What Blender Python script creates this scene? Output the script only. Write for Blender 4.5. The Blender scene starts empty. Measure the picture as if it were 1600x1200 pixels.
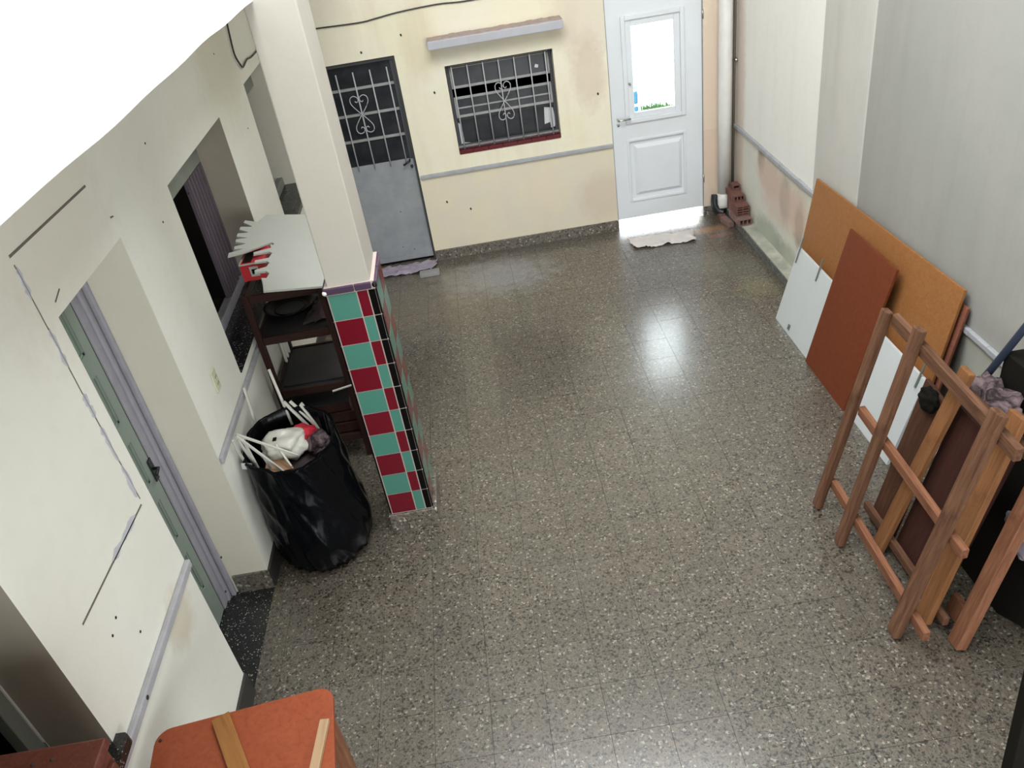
import bpy, bmesh, math, random
from mathutils import Vector, Matrix, noise
random.seed(7)
SC = bpy.context.scene
COL = SC.collection
# ------------------------------------------------------------------ camera
cam = bpy.data.objects.new('camera', bpy.data.cameras.new('camera'))
COL.objects.link(cam)
cam.matrix_world = Matrix(((0.986155586, 0.165820630, -0.000823575, -2.31978),
                           (-0.0929905808, 0.548900567, -0.830699055, -6.98599),
                           (-0.137294980, 0.819275098, 0.556721117, 3.16770),
                           (0, 0, 0, 1)))
cam.data.sensor_width = 36.0
cam.data.lens = 1265.63 / 1600 * 36.0
cam.data.clip_start = 0.05
SC.camera = cam
# ------------------------------------------------------------------ light
SC.view_settings.view_transform = 'Standard'
SC.view_settings.look = 'None'
SC.view_settings.gamma = 1.0
SC.view_settings.exposure = 0.1
SC.view_settings.use_curve_mapping = False
world = bpy.data.worlds.new('overcast_sky'); SC.world = world
world.use_nodes = True
bg = world.node_tree.nodes['Background']
bg.inputs['Color'].default_value = (0.93, 0.97, 1.0, 1)
bg.inputs['Strength'].default_value = 13.0
def area(name, loc, rot, sx, sy, power, col=(1, 1, 1)):
    l = bpy.data.lights.new(name, 'AREA'); l.shape = 'RECTANGLE'; l.size = sx; l.size_y = sy
    l.energy = power; l.color = col
    o = bpy.data.objects.new(name, l); COL.objects.link(o)
    o.location = loc; o.rotation_euler = rot
    return o
# daylight stand-ins: unseen lamps added under the closed roof and behind the viewer
area('roof_fill', (-1.9, -3.6, 4.72), (0, 0, 0), 2.2, 1.8, 140, (.96, .985, 1))
area('roof_fill', (-2.7, -5.5, 4.72), (0, 0, 0), .6, 2.2, 72, (.96, 1, 1))  # added close to the beam to keep its face bright
area('rear_fill', (-1.0, -9.3, 1.5), (math.pi / 2, 0, 0), 2.0, 2.4, 135, (.96, .99, 1))
# ------------------------------------------------------------------ materials
class NT:
    def __init__(s, name):
        s.m = bpy.data.materials.new(name); s.m.use_nodes = True
        s.t = s.m.node_tree; s.n = s.t.nodes; s.l = s.t.links
        s.b = s.n['Principled BSDF']
        s.tc = s.n.new('ShaderNodeTexCoord')
        s.co = s.tc.outputs['Object']
    def link(s, a, b): s.l.new(a, b)
    def mapping(s, scale=(1, 1, 1), loc=(0, 0, 0)):
        m = s.n.new('ShaderNodeMapping'); m.inputs['Scale'].default_value = scale
        m.inputs['Location'].default_value = loc; s.link(s.co, m.inputs[0]); return m.outputs[0]
    def noise(s, scale, detail=4, rough=.55, vec=None, dist=0):
        n = s.n.new('ShaderNodeTexNoise'); n.inputs['Scale'].default_value = scale
        n.inputs['Detail'].default_value = detail; n.inputs['Roughness'].default_value = rough
        n.inputs['Distortion'].default_value = dist
        s.link(vec or s.co, n.inputs['Vector']); return n.outputs['Fac']
    def voro(s, scale, vec=None, out='Color'):
        n = s.n.new('ShaderNodeTexVoronoi'); n.inputs['Scale'].default_value = scale
        s.link(vec or s.co, n.inputs['Vector']); return n.outputs[out]
    def ramp(s, fac, stops, const=False):
        r = s.n.new('ShaderNodeValToRGB'); e = r.color_ramp.elements
        if const: r.color_ramp.interpolation = 'CONSTANT'
        while len(e) < len(stops): e.new(.5)
        for q, (p, c) in zip(e, stops):
            q.position = p; q.color = (*c, 1) if not isinstance(c, (int, float)) else (c, c, c, 1)
        s.link(fac, r.inputs[0]); return r.outputs[0]
    def mix(s, fac, a, b, mode='MIX'):
        m = s.n.new('ShaderNodeMix'); m.data_type = 'RGBA'; m.blend_type = mode
        for sock, v in ((m.inputs[0], fac), (m.inputs[6], a), (m.inputs[7], b)):
            if hasattr(v, 'is_linked'): s.link(v, sock)
            elif isinstance(v, (int, float)): sock.default_value = v
            else: sock.default_value = (*v, 1)
        return m.outputs[2]
    def math(s, op, a, b=0, clamp=False):
        m = s.n.new('ShaderNodeMath'); m.operation = op; m.use_clamp = clamp
        for sock, v in ((m.inputs[0], a), (m.inputs[1], b)):
            if hasattr(v, 'is_linked'): s.link(v, sock)
            else: sock.default_value = v
        return m.outputs[0]
    def blob(s, pos, rad, edge=.5, nscale=9, namp=.5, squash=(1, 1, 1)):
        """soft stain mask round a point, frayed by noise"""
        v = s.n.new('ShaderNodeVectorMath'); v.operation = 'SUBTRACT'; s.link(s.co, v.inputs[0]); v.inputs[1].default_value = pos
        w = s.n.new('ShaderNodeVectorMath'); w.operation = 'MULTIPLY'; s.link(v.outputs[0], w.inputs[0]); w.inputs[1].default_value = squash
        L = s.n.new('ShaderNodeVectorMath'); L.operation = 'LENGTH'; s.link(w.outputs[0], L.inputs[0])
        d = s.math('DIVIDE', L.outputs['Value'], rad)
        d = s.math('ADD', d, s.math('MULTIPLY', s.math('SUBTRACT', s.noise(nscale, 5, .65), .5), namp * 4))
        mr = s.n.new('ShaderNodeMapRange'); mr.inputs['From Min'].default_value = 1 - edge; mr.inputs['From Max'].default_value = 1 + edge
        mr.inputs['To Min'].default_value = 1; mr.inputs['To Max'].default_value = 0
        s.link(d, mr.inputs['Value']); return mr.outputs[0]
    def bump(s, h, strength, dist=.01):
        b = s.n.new('ShaderNodeBump'); b.inputs['Strength'].default_value = strength; b.inputs['Distance'].default_value = dist
        s.link(h, b.inputs['Height']); s.link(b.outputs[0], s.b.inputs['Normal'])
    def done(s, col, rough=.6, metal=0, spec=.5):
        if hasattr(col, 'is_linked'): s.link(col, s.b.inputs['Base Color'])
        else: s.b.inputs['Base Color'].default_value = (*col, 1)
        if hasattr(rough, 'is_linked'): s.link(rough, s.b.inputs['Roughness'])
        else: s.b.inputs['Roughness'].default_value = rough
        s.b.inputs['Metallic'].default_value = metal
        s.b.inputs['Specular IOR Level'].default_value = spec
        return s.m
def plaster(name, c1, c2, rough=.75, sc=1.6, streak=None, blobs=(), below=None):
    t = NT(name)
    c = t.mix(t.ramp(t.noise(sc, 5), [(.35, 0), (.68, 1)]), c1, c2)
    c = t.mix(t.ramp(t.noise(14, 4), [(.5, 0), (.8, .16)]), c, [v * .8 for v in c1])
    if below:
        z, c3, c4 = below
        sep = t.n.new('ShaderNodeSeparateXYZ'); t.link(t.co, sep.inputs[0])
        f = t.math('LESS_THAN', sep.outputs[2], z)
        c = t.mix(f, c, t.mix(t.ramp(t.noise(3.2, 6), [(.38, 0), (.62, 1)]), c3, c4))
    if streak:
        f = t.ramp(t.noise(3.0, 6, .6, t.mapping((1.8, 1.8, .22))), [(.5, 0), (.74, 1)])
        c = t.mix(t.math('MULTIPLY', f, streak[1]), c, streak[0])
    for pos, rad, col, amt, sq in blobs:
        c = t.mix(t.math('MULTIPLY', t.blob(pos, rad, .3, 16, .22, sq), amt), c, col)
    t.bump(t.noise(40, 5), .18, .004)
    return t.done(c, rough, spec=.3)
def plain(name, col, rough=.5, metal=0, var=.12, sc=8, bump=.0, spec=.5):
    t = NT(name)
    c = t.mix(t.noise(sc, 4), [v * (1 - var) for v in col], [min(1, v * (1 + var)) for v in col])
    if bump: t.bump(t.noise(sc * 4, 4), bump, .004)
    return t.done(c, rough, metal, spec)
def wood(name, c1, c2, rough=.55, sc=1.0, dirt=.35, spec=.14):
    t = NT(name)
    g = t.noise(9 * sc, 6, .6, t.mapping((5, 5, .45)), .6)
    c = t.mix(t.ramp(g, [(.3, 0), (.7, 1)]), c1, c2)
    f = t.ramp(t.noise(60 * sc, 3, .6, t.mapping((2.4, 2.4, .12))), [(.45, 0), (.75, 1)])
    c = t.mix(t.math('MULTIPLY', f, .35), c, [v * .45 for v in c1])
    d = t.ramp(t.noise(5 * sc, 5, .7), [(.55, 0), (.72, 1)])
    c = t.mix(t.math('MULTIPLY', d, dirt), c, [v * .4 for v in c1])
    t.bump(g, .2, .003)
    return t.done(c, rough, spec=spec)
def terrazzo(name, base, dark, light, warm, scale, rough, tone=.25, joint=None, polish=0):
    t = NT(name)
    geo = t.n.new('ShaderNodeNewGeometry')
    t.co = geo.outputs['Position']
    v = t.voro(scale)
    sep = t.n.new('ShaderNodeSeparateColor'); t.link(v, sep.inputs[0])
    c = t.ramp(sep.outputs[0], [(0, dark), (.12, [a * .72 for a in base]), (.42, base), (.70, warm), (.86, [a * 1.3 for a in base]), (.955, light)], True)
    v2 = t.voro(scale * 2.1); s2 = t.n.new('ShaderNodeSeparateColor'); t.link(v2, s2.inputs[0])
    c = t.mix(t.math('MULTIPLY', t.math('LESS_THAN', s2.outputs[1], .15), .8), c, dark)
    big = t.noise(1.1, 5, .6)
    c = t.mix(t.ramp(big, [(.35, .0), (.7, tone)]), c, [a * .55 for a in warm])
    c = t.mix(t.ramp(t.noise(2.3, 4, .6, t.mapping((1, 1, 1), (7, 3, 0))), [(.5, 0), (.75, tone * .8)]), c, (base[0] * .8, base[1] * .9, base[2] * 1.1))
    oi = t.n.new('ShaderNodeObjectInfo')
    k = t.math('ADD', t.math('MULTIPLY', oi.outputs['Random'], .12), .94)
    m = t.n.new('ShaderNodeVectorMath'); m.operation = 'SCALE'; t.link(c, m.inputs[0]); t.link(k, m.inputs['Scale'])
    c = m.outputs[0]
    if joint:
        for pos, rad, col, amt, sq in joint:
            c = t.mix(t.math('MULTIPLY', t.blob(pos, rad, squash=sq), amt), c, col)
    r = t.math('ADD', t.math('MULTIPLY', t.noise(6, 5), .16), rough - .08)
    t.bump(t.noise(5, 2), .05, .01)
    if polish:
        t.b.inputs['Coat Weight'].default_value = polish; t.b.inputs['Coat Roughness'].default_value = .21
        t.b.inputs['Coat IOR'].default_value = 1.75
    return t.done(c, r, spec=.5)

M = {}
M['wall_back'] = plaster('cream_wall_paint', (.84, .79, .60), (.86, .81, .68), streak=((.74, .62, .50), .45),
    below=(.80, (.72, .66, .54), (.76, .69, .52)),
    blobs=[((-1.25, 0, 1.45), .16, (.62, .48, .38), .5, (1.2, 1, .55)), ((-1.2, 0, .35), .22, (.62, .50, .40), .5, (1, 1, 1)), ((-1.25, 0, 1.95), .3, (.62, .5, .42), .35, (1, 1, .8)),
           ((-.2, 0, 1.0), .13, (.70, .52, .42), .7, (1, 1, .12)), ((-2.6, 0, 1.9), .14, (.70, .60, .40), .4, (1, 1, .5))])
M['wall_right'] = plaster('damp_stained_wall_paint', (.88, .87, .83), (.90, .88, .84), streak=((.76, .73, .67), .3),
    below=(.80, (.76, .73, .62), (.70, .71, .65)),
    blobs=[((0, -.67, .70), .085, (.22, .17, .13), .8, (1, 1.1, .8)), ((0, -.86, .62), .22, (.66, .50, .42), .75, (1, .8, 1.5)), ((0, -1.2, .56), .16, (.32, .26, .2), .75, (1, 1.5, .9)),
           ((0, -1.05, .52), .26, (.68, .52, .44), .6, (1, .7, 1.2)), ((0, -1.5, .46), .12, (.25, .19, .13), .7, (1, 1.5, .7)), ((0, -1.45, .55), .2, (.70, .50, .40), .6, (1, 1, 1)),
           ((0, -.9, .12), .22, (.30, .36, .26), .6, (1, .7, 1.6)), ((0, -1.3, .1), .2, (.33, .36, .28), .6, (1, .7, 1.6)), ((0, -.1, 1.0), .13, (.72, .55, .45), .6, (1, 1, .12))])
M['wall_left'] = plaster('pale_grey_cream_paint', (.83, .825, .75), (.86, .855, .79),
    blobs=[((-3.77, -1.6, 2.35), .45, (.66, .62, .46), .4, (1, 1, 1)), ((-3.77, -4.7, .8), .12, (.62, .52, .36), .5, (1, 1, 1)), ((-3.77, -4.3, 2.4), .5, (.62, .54, .44), .25, (1, 1, 1))])
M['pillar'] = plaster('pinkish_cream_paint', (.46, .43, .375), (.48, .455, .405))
M['beam'] = plaster('white_beam_paint', (.86, .87, .85), (.82, .83, .81))
M['white'] = plain('white_wall_outside', (.85, .86, .86), .8)
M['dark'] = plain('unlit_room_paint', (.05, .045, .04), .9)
M['sky_ceiling'] = plain('grey_ceiling_paint', (.55, .54, .52), .9)
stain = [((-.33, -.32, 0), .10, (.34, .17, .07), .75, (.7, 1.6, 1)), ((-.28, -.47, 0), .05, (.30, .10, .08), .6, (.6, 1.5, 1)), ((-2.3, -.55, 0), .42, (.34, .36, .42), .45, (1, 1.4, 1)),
         ((-.45, -1.0, 0), .22, (.16, .17, .12), .4, (1, 1, 1)), ((-.3, -1.5, 0), .14, (.36, .34, .10), .18, (1, 1, 1)), ((-2.9, -.8, 0), .5, (.26, .20, .12), .3, (1, 1, 1))]
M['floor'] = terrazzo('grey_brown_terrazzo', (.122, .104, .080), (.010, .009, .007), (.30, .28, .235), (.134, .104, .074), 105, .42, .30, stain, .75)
M['grout'] = plain('dark_joint_cement', (.10, .085, .07), .8)
M['skirt'] = terrazzo('brown_terrazzo_skirting', (.17, .15, .125), (.05, .045, .04), (.45, .43, .38), (.20, .165, .13), 75, .4, .3)
M['curb'] = terrazzo('grey_terrazzo_curb', (.16, .165, .155), (.06, .06, .055), (.3, .3, .28), (.18, .17, .15), 75, .45, .3)
M['granite'] = terrazzo('black_granite', (.022, .022, .022), (.012, .012, .012), (.35, .37, .36), (.025, .024, .022), 210, .25, .0)
M['granite_skirt'] = plain('near_black_skirting', (.035, .032, .03), .35)
M['rail'] = plain('lavender_grey_cement', (.42, .42, .45), .7, var=.3, sc=14, bump=.2)
M['rail_r'] = plain('grey_cement_rail', (.38, .39, .41), .7, var=.25, sc=14, bump=.2)
M['patch'] = plain('lavender_plaster_filler', (.55, .55, .60), .8, var=.1)
M['crack'] = plain('dark_chased_groove', (.16, .14, .12), .9)
M['cable'] = plain('black_cable_sheath', (.03, .03, .03), .5)
M['awning'] = plain('bluish_grey_concrete', (.47, .47, .51), .8, bump=.2)
M['awning_top'] = plain('pinkish_dusty_concrete', (.42, .33, .31), .9, var=.4, sc=20, bump=.4)
M['redtile'] = plain('dark_red_glazed_tile', (.11, .008, .012), .3, spec=.25)
M['steel'] = NT('scuffed_grey_steel_paint'); _t = M['steel']
c = _t.mix(_t.ramp(_t.noise(5, 6, .65), [(.35, 0), (.7, 1)]), (.25, .27, .29), (.34, .35, .37)); c = _t.mix(_t.ramp(_t.noise(2, 3), [(.5, 0), (.8, .5)]), c, (.30, .33, .28))
_t.bump(_t.noise(20), .1, .003); M['steel'] = _t.done(c, .5)
M['steel_dark'] = plain('dark_iron_frame', (.05, .05, .055), .5)
M['sash'] = plain('worn_grey_sash_paint', (.30, .30, .30), .5, var=.3)
M['grille'] = plain('grey_painted_iron_rod', (.46, .46, .48), .45)
M['doorwhite'] = NT('white_door_enamel'); _t = M['doorwhite']
c = _t.mix(_t.ramp(_t.noise(3, 5), [(.4, 0), (.75, 1)]), (.76, .79, .83), (.72, .75, .77)); M['doorwhite'] = _t.done(c, .35)
M['chrome'] = plain('brushed_metal', (.45, .44, .42), .3, 1)
M['darkmetal'] = plain('dark_metal', (.04, .04, .045), .4, .6)
M['pvc'] = plain('white_pvc_pipe', (.74, .73, .70), .4)
M['brick'] = plain('red_hollow_brick', (.17, .075, .06), .9, var=.25, bump=.3)
M['brick2'] = plain('dusty_brick', (.22, .13, .115), .9, var=.3, bump=.3)
M['mauve'] = plain('mauve_rag_cloth', (.36, .31, .38), .9, var=.35, sc=10)
M['whitecloth'] = plain('off_white_rag_cloth', (.66, .62, .60), .9, var=.15, sc=6)
M['tile_g'] = plain('glazed_sea_green_tile', (.075, .235, .185), .16, var=.08)
M['tile_r'] = plain('glazed_dark_red_tile', (.15, .006, .016), .16, var=.08)
M['tile_k'] = plain('glazed_black_tile', (.004, .004, .004), .2, spec=.15)
M['tile_grout'] = plain('pinkish_tile_grout', (.50, .41, .38), .8)
M['tile_cap'] = plain('glazed_purple_trim_tile', (.075, .045, .08), .25, spec=.25)
M['greenpaint'] = plain('grey_green_door_paint', (.27, .33, .285), .5, var=.12, sc=3)
M['greengrey'] = plain('dull_green_grey_frame_paint', (.24, .26, .23), .6)
M['lavender'] = plain('lavender_grey_frame_paint', (.34, .33, .38), .5, var=.2, sc=12)
M['reveal'] = plaster('reveal_beige_paint', (.74, .71, .60), (.76, .73, .63))
M['reveal_dark'] = plaster('brown_grey_reveal', (.34, .31, .25), (.38, .33, .27))  # darker brownish tone for reveals behind the rack and at the nearest window
M['plum'] = plain('plum_brown_shutter_paint', (.11, .085, .105), .5, var=.2)
M['rackwood'] = wood('dark_red_brown_stained_wood', (.030, .014, .011), (.050, .024, .019), .5)
M['rackshelf'] = plain('dusty_charcoal_shelf', (.03, .029, .032), .5, var=.3, spec=.2)
M['whiteboard'] = plain('white_foam_board', (.50, .51, .47), .7, var=.06, spec=.2)
M['redbox'] = plain('red_printed_card', (.55, .03, .04), .4)
M['pan'] = plain('black_enamel', (.008, .008, .008), .4, spec=.08)
M['bag'] = plain('black_plastic_film', (.003, .0034, .0045), .2, spec=.12)
M['clearbag'] = plain('translucent_white_plastic', (.62, .61, .55), .35, var=.15)
M['stick'] = plain('white_painted_rod', (.66, .65, .60), .5)
M['redcloth'] = plain('bright_red_cloth', (.48, .012, .03), .7)
M['card'] = plain('brown_cardboard', (.42, .24, .14), .8)
M['yellow'] = plain('yellow_print', (.75, .68, .06), .5)
M['ply'] = wood('orange_brown_plywood', (.30, .125, .042), (.345, .152, .054), .5, .6, .12)
M['plyedge'] = wood('reddish_plywood_edge', (.22, .08, .05), (.28, .11, .07), .7)
M['melamine'] = plain('white_melamine', (.60, .63, .64), .3, var=.03)
M['redboard'] = wood('dark_red_brown_board', (.150, .038, .016), (.185, .048, .020), .45, .6, .08)
M['frame'] = wood('worn_brown_timber', (.085, .038, .022), (.21, .108, .064), .6, 1.0, .7)
M['frame2'] = wood('reddish_timber', (.17, .065, .035), (.30, .14, .08), .55, 1.0, .6)
M['frame_dk'] = wood('dark_aged_timber', (.07, .032, .02), (.12, .055, .033), .6)
M['frame_or'] = wood('orange_timber', (.20, .085, .035), (.30, .14, .06), .55, 1.0, .5)
M['maroon'] = wood('dark_maroon_board', (.045, .018, .015), (.06, .024, .018), .5)
M['blackish'] = plain('black_board', (.012, .011, .009), .7, spec=.08)
M['hook'] = plain('grey_hinge_strip', (.22, .25, .24), .4, .5)
_t = NT('crumpled_mauve_fabric'); _c = _t.mix(_t.ramp(_t.noise(9, 5, .6, None, 1.5), [(.42, 0), (.6, 1)]), (.035, .024, .026), (.20, .145, .155)); _t.bump(_t.noise(18, 4), .6, .02); M['fabric'] = _t.done(_c, .9, spec=.15)
M['fabric_dk'] = plain('dark_crumpled_fabric', (.045, .03, .032), .9, var=.5, sc=7)
M['navy'] = plain('navy_blue_metal', (.035, .045, .075), .35, .3)
M['orangetop'] = wood('orange_red_painted_board', (.27, .062, .026), (.31, .078, .034), .55, .4, .10)
M['slat'] = wood('varnished_pine', (.25, .105, .03), (.33, .15, .05), .4)
M['palestick'] = wood('pale_raw_pine', (.38, .25, .145), (.44, .30, .18), .6)
M['cabinet'] = wood('dark_red_varnished_wood', (.10, .03, .02), (.14, .045, .03), .35)
M['blue'] = plain('bright_blue_paint', (.004, .10, .19), .5)
M['paleblue'] = plain('pale_faded_blue_paint', (.30, .52, .66), .5)
M['grass'] = plain('grass_green', (.02, .07, .008), .8, var=.5)
M['outlet'] = plain('ivory_outlet_plastic', (.66, .66, .48), .4)
M['hole'] = plain('dark_hole', (.03, .028, .025), .9)
def glass(name, tint, spec_only=.08):
    t = NT(name); n = t.n
    tr = n.new('ShaderNodeBsdfTransparent'); tr.inputs[0].default_value = (*tint, 1)
    gl = n.new('ShaderNodeBsdfGlossy'); gl.inputs['Roughness'].default_value = .05
    fr = n.new('ShaderNodeFresnel'); fr.inputs[0].default_value = 1.5
    mx = n.new('ShaderNodeMixShader'); t.link(fr.outputs[0], mx.inputs[0]); t.link(tr.outputs[0], mx.inputs[1]); t.link(gl.outputs[0], mx.inputs[2])
    t.link(mx.outputs[0], n['Material Output'].inputs[0]); return t.m
M['glass'] = glass('clear_glass', (.92, .96, .96))
M['glass_dirty'] = NT('dusty_dark_glass').done((.02, .024, .032), .25)
_t = NT('dusty_window_glass'); _c = _t.mix(_t.ramp(_t.noise(6, 4), [(.35, 0), (.7, 1)]), (.010, .012, .016), (.035, .036, .042)); M['glass_dirty'] = _t.done(_c, .3, spec=.25)

# ------------------------------------------------------------------ mesh helpers
def W(o): return o.matrix_basis if o.parent is None else W(o.parent) @ o.matrix_basis
def link(name, me, mat, parent=None, mw=Matrix(), bevel=0, smooth=False, mats=None):
    o = bpy.data.objects.new(name, me)
    for m in (mats or [mat]): 
        if m is not None and len(me.materials) < len(mats or [mat]): me.materials.append(M[m] if isinstance(m, str) else m)
    if parent is not None: o.parent = parent; o.matrix_basis = W(parent).inverted() @ mw
    else: o.matrix_basis = mw
    COL.objects.link(o)
    if smooth: me.polygons.foreach_set('use_smooth', [True] * len(me.polygons))
    if bevel:
        b = o.modifiers.new('bevel', 'BEVEL'); b.width = bevel; b.segments = 2; b.limit_method = 'ANGLE'
    return o
def mesh(name, vs, fs):
    me = bpy.data.meshes.new(name); me.from_pydata([tuple(v) for v in vs], [], fs); me.update()
    bm = bmesh.new(); bm.from_mesh(me); bmesh.ops.recalc_face_normals(bm, faces=bm.faces); bm.to_mesh(me); bm.free()
    return me
BF = [(0, 1, 3, 2), (4, 6, 7, 5), (0, 4, 5, 1), (2, 3, 7, 6), (0, 2, 6, 4), (1, 5, 7, 3)]
def bxv(x0, x1, y0, y1, z0, z1): return [(x, y, z) for x in (x0, x1) for y in (y0, y1) for z in (z0, z1)]
def boxes(name, bs, mat, parent=None, bevel=0, keep=False):
    """several abutting boxes of one piece in world coordinates; the object's origin sits at the first box"""
    o = Vector(((bs[0][0] + bs[0][1]) / 2, (bs[0][2] + bs[0][3]) / 2, bs[0][4])) if not keep else Vector()
    vs, fs = [], []
    for b in bs:
        k = len(vs); vs += [Vector(v) - o for v in bxv(*b)]; fs += [tuple(i + k for i in f) for f in BF]
    return link(name, mesh(name, vs, fs), mat, parent, Matrix.Translation(o), bevel)
def box(name, x0, x1, y0, y1, z0, z1, mat, parent=None, bevel=0, keep=False):
    return boxes(name, [(x0, x1, y0, y1, z0, z1)], mat, parent, bevel, keep)
def frame(z, x):
    z = Vector(z).normalized(); x = Vector(x); x = (x - z * x.dot(z)).normalized(); y = z.cross(x)
    return Matrix(((x.x, y.x, z.x), (x.y, y.y, z.y), (x.z, y.z, z.z))).to_4x4()
def beam(name, p0, p1, w, t, mat, parent=None, xdir=(0, 1, 0), bevel=.003, ends=None):
    """timber from p0 to p1: width w along xdir, thickness t across; local Z runs along the grain"""
    p0, p1 = Vector(p0), Vector(p1); L = (p1 - p0).length
    vs = bxv(-w / 2, w / 2, -t / 2, t / 2, 0, L)
    if ends: vs = [(x, y, z + ends * (x / w) if z > 0 else z) for x, y, z in vs]
    mw = Matrix.Translation(p0) @ frame(p1 - p0, xdir)
    return link(name, mesh(name, vs, BF), mat, parent, mw, bevel)
def slab(name, org, ex, ey, poly, th, mat, parent=None, bevel=0):
    """flat board: 2-D outline poly in the frame (ex, ey) at org, thickness th against the normal"""
    ex, ey = Vector(ex).normalized(), Vector(ey).normalized(); n = ex.cross(ey).normalized(); ey = n.cross(ex)
    mw = Matrix.Translation(Vector(org)) @ Matrix(((ex.x, ey.x, n.x), (ex.y, ey.y, n.y), (ex.z, ey.z, n.z))).to_4x4()
    k = len(poly); vs = [(a, b, 0) for a, b in poly] + [(a, b, -th) for a, b in poly]
    fs = [tuple(range(k)), tuple(range(2 * k - 1, k - 1, -1))] + [(i, (i + 1) % k, k + (i + 1) % k, k + i) for i in range(k)]
    return link(name, mesh(name, vs, fs), mat, parent, mw, bevel)
def tube(name, pts, r, mat, parent=None, sides=8, radii=None):
    pts = [Vector(p) for p in pts]; vs, fs = [], []; o = pts[0].copy(); up = Vector((0.31, .17, .93)).normalized()
    for i, p in enumerate(pts):
        d = (pts[min(i + 1, len(pts) - 1)] - pts[max(i - 1, 0)]).normalized()
        a = d.cross(up if abs(d.dot(up)) < .95 else Vector((1, 0, 0))).normalized(); b = d.cross(a)
        rr = radii[i] if radii else r
        for k in range(sides):
            t = 2 * math.pi * k / sides; vs.append(p + (a * math.cos(t) + b * math.sin(t)) * rr - o)
    for i in range(len(pts) - 1):
        for k in range(sides):
            q = (k + 1) % sides; fs.append((i * sides + k, i * sides + q, (i + 1) * sides + q, (i + 1) * sides + k))
    fs += [tuple(range(sides)), tuple(range((len(pts) - 1) * sides, len(pts) * sides))]
    return link(name, mesh(name, vs, fs), mat, parent, Matrix.Translation(o), smooth=True)
def curve_pts(pts, n=6):
    out = []; P = [Vector(p) for p in pts]
    for i in range(len(P) - 1):
        p0, p1, p2, p3 = P[max(i - 1, 0)], P[i], P[i + 1], P[min(i + 2, len(P) - 1)]
        for k in range(n):
            t = k / n; out.append(.5 * ((2 * p1) + (p2 - p0) * t + (2 * p0 - 5 * p1 + 4 * p2 - p3) * t * t + (3 * p1 - p0 - 3 * p2 + p3) * t ** 3))
    return out + [P[-1]]
def empty(name, loc, label=None, cat=None, group=None, kind=None):
    o = bpy.data.objects.new(name, None); o.empty_display_size = .1; COL.objects.link(o)
    o.matrix_basis = Matrix.Translation(Vector(loc)); return tag(o, label, cat, group, kind)
def tag(o, label=None, cat=None, group=None, kind=None):
    for k, v in (('label', label), ('category', cat), ('group', group), ('kind', kind)):
        if v: o[k] = v
    return o
def struct(o, label=None, cat=None): return tag(o, label, cat, kind='structure')
def wall(name, axis, p0, p1, u, z, holes, mat, label, mat_in=None):
    """wall slab normal to `axis`, faces at p0 and p1, spanning u and z, with rectangular openings"""
    us = sorted({*u, *[h[0] for h in holes], *[h[1] for h in holes]}); zs = sorted({*z, *[h[2] for h in holes], *[h[3] for h in holes]})
    solid = lambda i, j: 0 <= i < len(us) - 1 and 0 <= j < len(zs) - 1 and not any(h[0] < (us[i] + us[i + 1]) / 2 < h[1] and h[2] < (zs[j] + zs[j + 1]) / 2 < h[3] for h in holes)
    P = lambda p, a, b: (p, a, b) if axis == 'X' else (a, p, b)
    vs, fs, mi = [], [], []
    def q(pts, m=0): k = len(vs); vs.extend(pts); fs.append((k, k + 1, k + 2, k + 3)); mi.append(m)
    for i in range(len(us) - 1):
        for j in range(len(zs) - 1):
            if not solid(i, j): continue
            a, b, c, d = us[i], us[i + 1], zs[j], zs[j + 1]
            for p in (p0, p1): q([P(p, a, c), P(p, b, c), P(p, b, d), P(p, a, d)])
            if not solid(i - 1, j): q([P(p0, a, c), P(p1, a, c), P(p1, a, d), P(p0, a, d)], 1)
            if not solid(i + 1, j): q([P(p0, b, c), P(p1, b, c), P(p1, b, d), P(p0, b, d)], 1)
            if not solid(i, j - 1): q([P(p0, a, c), P(p1, a, c), P(p1, b, c), P(p0, b, c)], 1)
            if not solid(i, j + 1): q([P(p0, a, d), P(p1, a, d), P(p1, b, d), P(p0, b, d)], 1)
    me = bpy.data.meshes.new(name); me.from_pydata(vs, [], fs); me.update()
    bm = bmesh.new(); bm.from_mesh(me); bmesh.ops.remove_doubles(bm, verts=bm.verts, dist=1e-5); bmesh.ops.recalc_face_normals(bm, faces=bm.faces)
    bm.to_mesh(me); bm.free()
    o = link(name, me, mat)
    if mat_in:
        me.materials.append(M[mat_in])
        ux = 1 if axis == 'X' else 0
        for p in me.polygons:
            n = p.normal; c = p.center
            if abs(n[0 if axis == 'X' else 1]) < .5 and min(u) + .01 < c[ux] < max(u) - .01 and c[2] > .01 and c[2] < max(z) - .01: p.material_index = 1
    return struct(o, label, 'wall')

# ------------------------------------------------------------------ the room
WX = -3.77
D1 = (-4.483, -3.814, -.001, 2.055); W2 = (-3.133, -1.953, .955, 2.026); W3 = (-1.154, -.06, .955, 2.028); W4 = (-6.75, -5.34, .955, 2.03)
wl = wall('wall_left', 'X', WX, WX - .28, (-9.5, 0), (0, 2.79), [D1, W2, W3, W4], 'wall_left', 'pale cream left wall with a doorway and three deep window openings', 'reveal')
SD = (-3.515, -2.815, -.001, 1.83); WB = (-2.43, -1.535, .943, 1.682); WD = (-1.09, -.285, -.001, 2.03)
wl.data.materials.append(M['reveal_dark'])
for p in wl.data.polygons:
    if p.material_index == 1 and (p.center[1] > -3.2 and p.center[1] < -1.9 or p.center[1] < -5): p.material_index = 2
wb = wall('wall_back', 'Y', 0, .2, (-4.05, .2), (0, 4.8), [SD, WB, WD], 'wall_back', 'stained cream back wall with two doors and a barred window')
wr = wall('wall_right', 'X', 0, .2, (-9.5, 0), (0, 4.8), [], 'wall_right', 'long whitish right wall with damp stains low down')
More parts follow.
